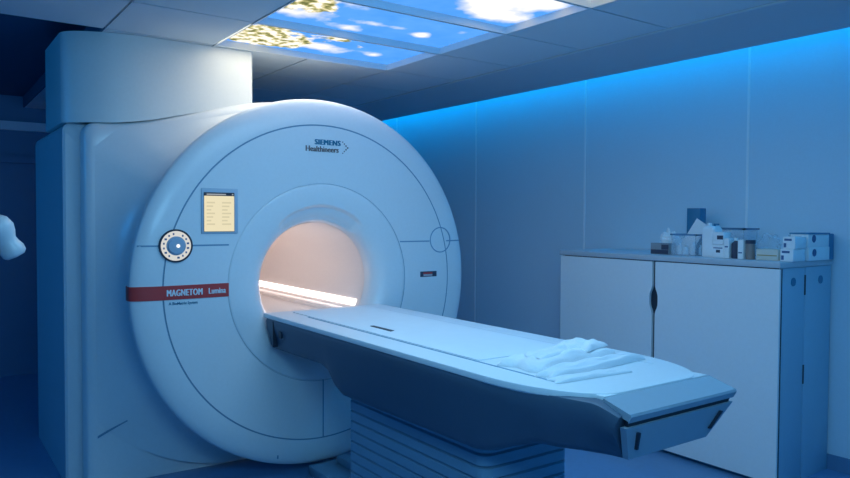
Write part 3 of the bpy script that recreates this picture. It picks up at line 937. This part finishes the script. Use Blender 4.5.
bag('clear_bag', (-2.255, 4.13, CTZ), .13, .10, .145, GLASS, 'crumpled clear plastic bag behind the brown jar', 'plastic bag', 11)
bag('clear_bag', (-2.165, 4.24, CTZ), .10, .10, .14, GLASS, 'crumpled clear plastic bag between the wall and the cream box', 'plastic bag', 23)
# four glove boxes in two stacks
gl = 'white boxes stacked at the right end of the cabinet'
pr = ((.12, .72, .68, .86, INK), (.08, .28, .12, .48, INK))
carton('glove_box', -2.090, -1.972 - .045, 3.955, 4.09, CTZ, 0.068, CARTON, 'lower white box with blue print in the left stack at the cabinet corner', 'box', gl, pr)
carton('glove_box', -2.082, -1.968 - .045, 3.965, 4.09, CTZ + .0705, 0.066, CARTON, 'upper white box with blue print in the left stack at the cabinet corner', 'box', gl, pr)
pr2 = ((.15, .62, .55, .85, INK),)
g3 = carton('glove_box', -2.118, -2.012, 4.12, 4.36, CTZ, 0.076, CARTON, 'lower white box in the rear right stack against the wall', 'box', gl, pr2)
g4 = carton('glove_box', -2.120, -2.016, 4.12, 4.36, CTZ + .0785, 0.070, CARTON, 'upper white box in the rear right stack, under a dark lid', 'box', gl, pr2)
for g_, x_, z_ in ((g3, -2.012, CTZ + .045), (g4, -2.016, CTZ + .125)):
    bm = bmesh.new(); cyl_bm(bm, Vector((x_ + .0006, 4.18, z_)), 0.022, 0.002, 'X', 20)
    bm_link('print', bm, INK, g_)
bx = box('lid', -2.124, -2.012, 4.116, 4.364, CTZ + .1505, CTZ + .158, BLUEBOX)
tag(bx, 'flat dark blue lid lying on top of the rear right stack of boxes', 'lid')
carton('side_box', -2.11, -2.02, 4.365, 4.43, CTZ, 0.15, BLUEBOX, 'narrow dark blue box wedged between the rear right stack and the wall', 'box')

# ------------------------------------------------------------------ folded straps on the table foot
cl = soft('folded_sheet', (-1.885, 1.985, TT), 0.185, 0.50, 0.038, 0.16, CLOTH, 5, 0.006)
tag(cl, 'thick folded white sheet across the foot end of the patient table', 'sheet')
soft('fold', (-1.915, 2.13, TT + 0.032), 0.15, 0.17, 0.020, 0.30, CLOTH, 9, 0.004, 18, 16, cl)
soft('fold', (-1.868, 1.90, TT + 0.032), 0.10, 0.18, 0.012, 0.05, CLOTH, 12, 0.004, 18, 16, cl)
st = soft('body_strap', (-1.722, 1.985, TT), 0.080, 0.54, 0.026, 0.09, STRAPM, 21, 0.004)
tag(st, 'longer white padded strap lying beside the folded sheet on the table', 'strap', 'white straps on the table')
st = soft('body_strap', (-1.628, 1.865, TT), 0.055, 0.34, 0.012, -0.07, STRAPM, 33, 0.002)
tag(st, 'shorter flat white strap nearest the foot of the table', 'strap', 'white straps on the table')

# ------------------------------------------------------------------ white device head at the left edge
dv = thing('device_stand', (-3.2, 0.06, 0), 'white waisted plastic device head on a stand at the left edge of the picture', 'medical device')
rings = []
n = 24
A = Vector((-3.2, 0.238, 1.490)); B = Vector((-3.2, 0.322, 1.335))
axis = (B - A).normalized(); u_ = axis.cross(Vector((fw0.x, fw0.y, 0))).normalized(); v_ = axis.cross(u_)
for t, r in [(0, .005), (.03, .035), (.12, .052), (.30, .060), (.45, .052), (.58, .040), (.68, .042), (.80, .050), (.92, .048), (.98, .036), (1, .008)]:
    c = A + (B - A) * t
    rings.append([tuple(c + u_ * r * 0.95 * cos(2 * pi * k / n) + v_ * r * .8 * sin(2 * pi * k / n)) for k in range(n)])
v, f = loft(rings, cap0=True, cap1=True)
link('head', v, f, WHITE, dv, 60)
bm = bmesh.new(); cyl_bm(bm, Vector((-3.2, 0.06, 0.70)), 0.02, 1.36, 'Z', 24); bm_link('pole', bm, ALUM, dv, 40)
bm = bmesh.new(); cyl_bm(bm, Vector((-3.2, 0.145, 1.37)), 0.018, 0.21, 'Y', 20); bm_link('arm', bm, WHITE, dv, 40)
bm = bmesh.new(); cyl_bm(bm, Vector((-3.2, 0.06, 0.02)), 0.17, 0.04, 'Z', 40, 0.14); bm_link('base', bm, ALUM, dv, 40)
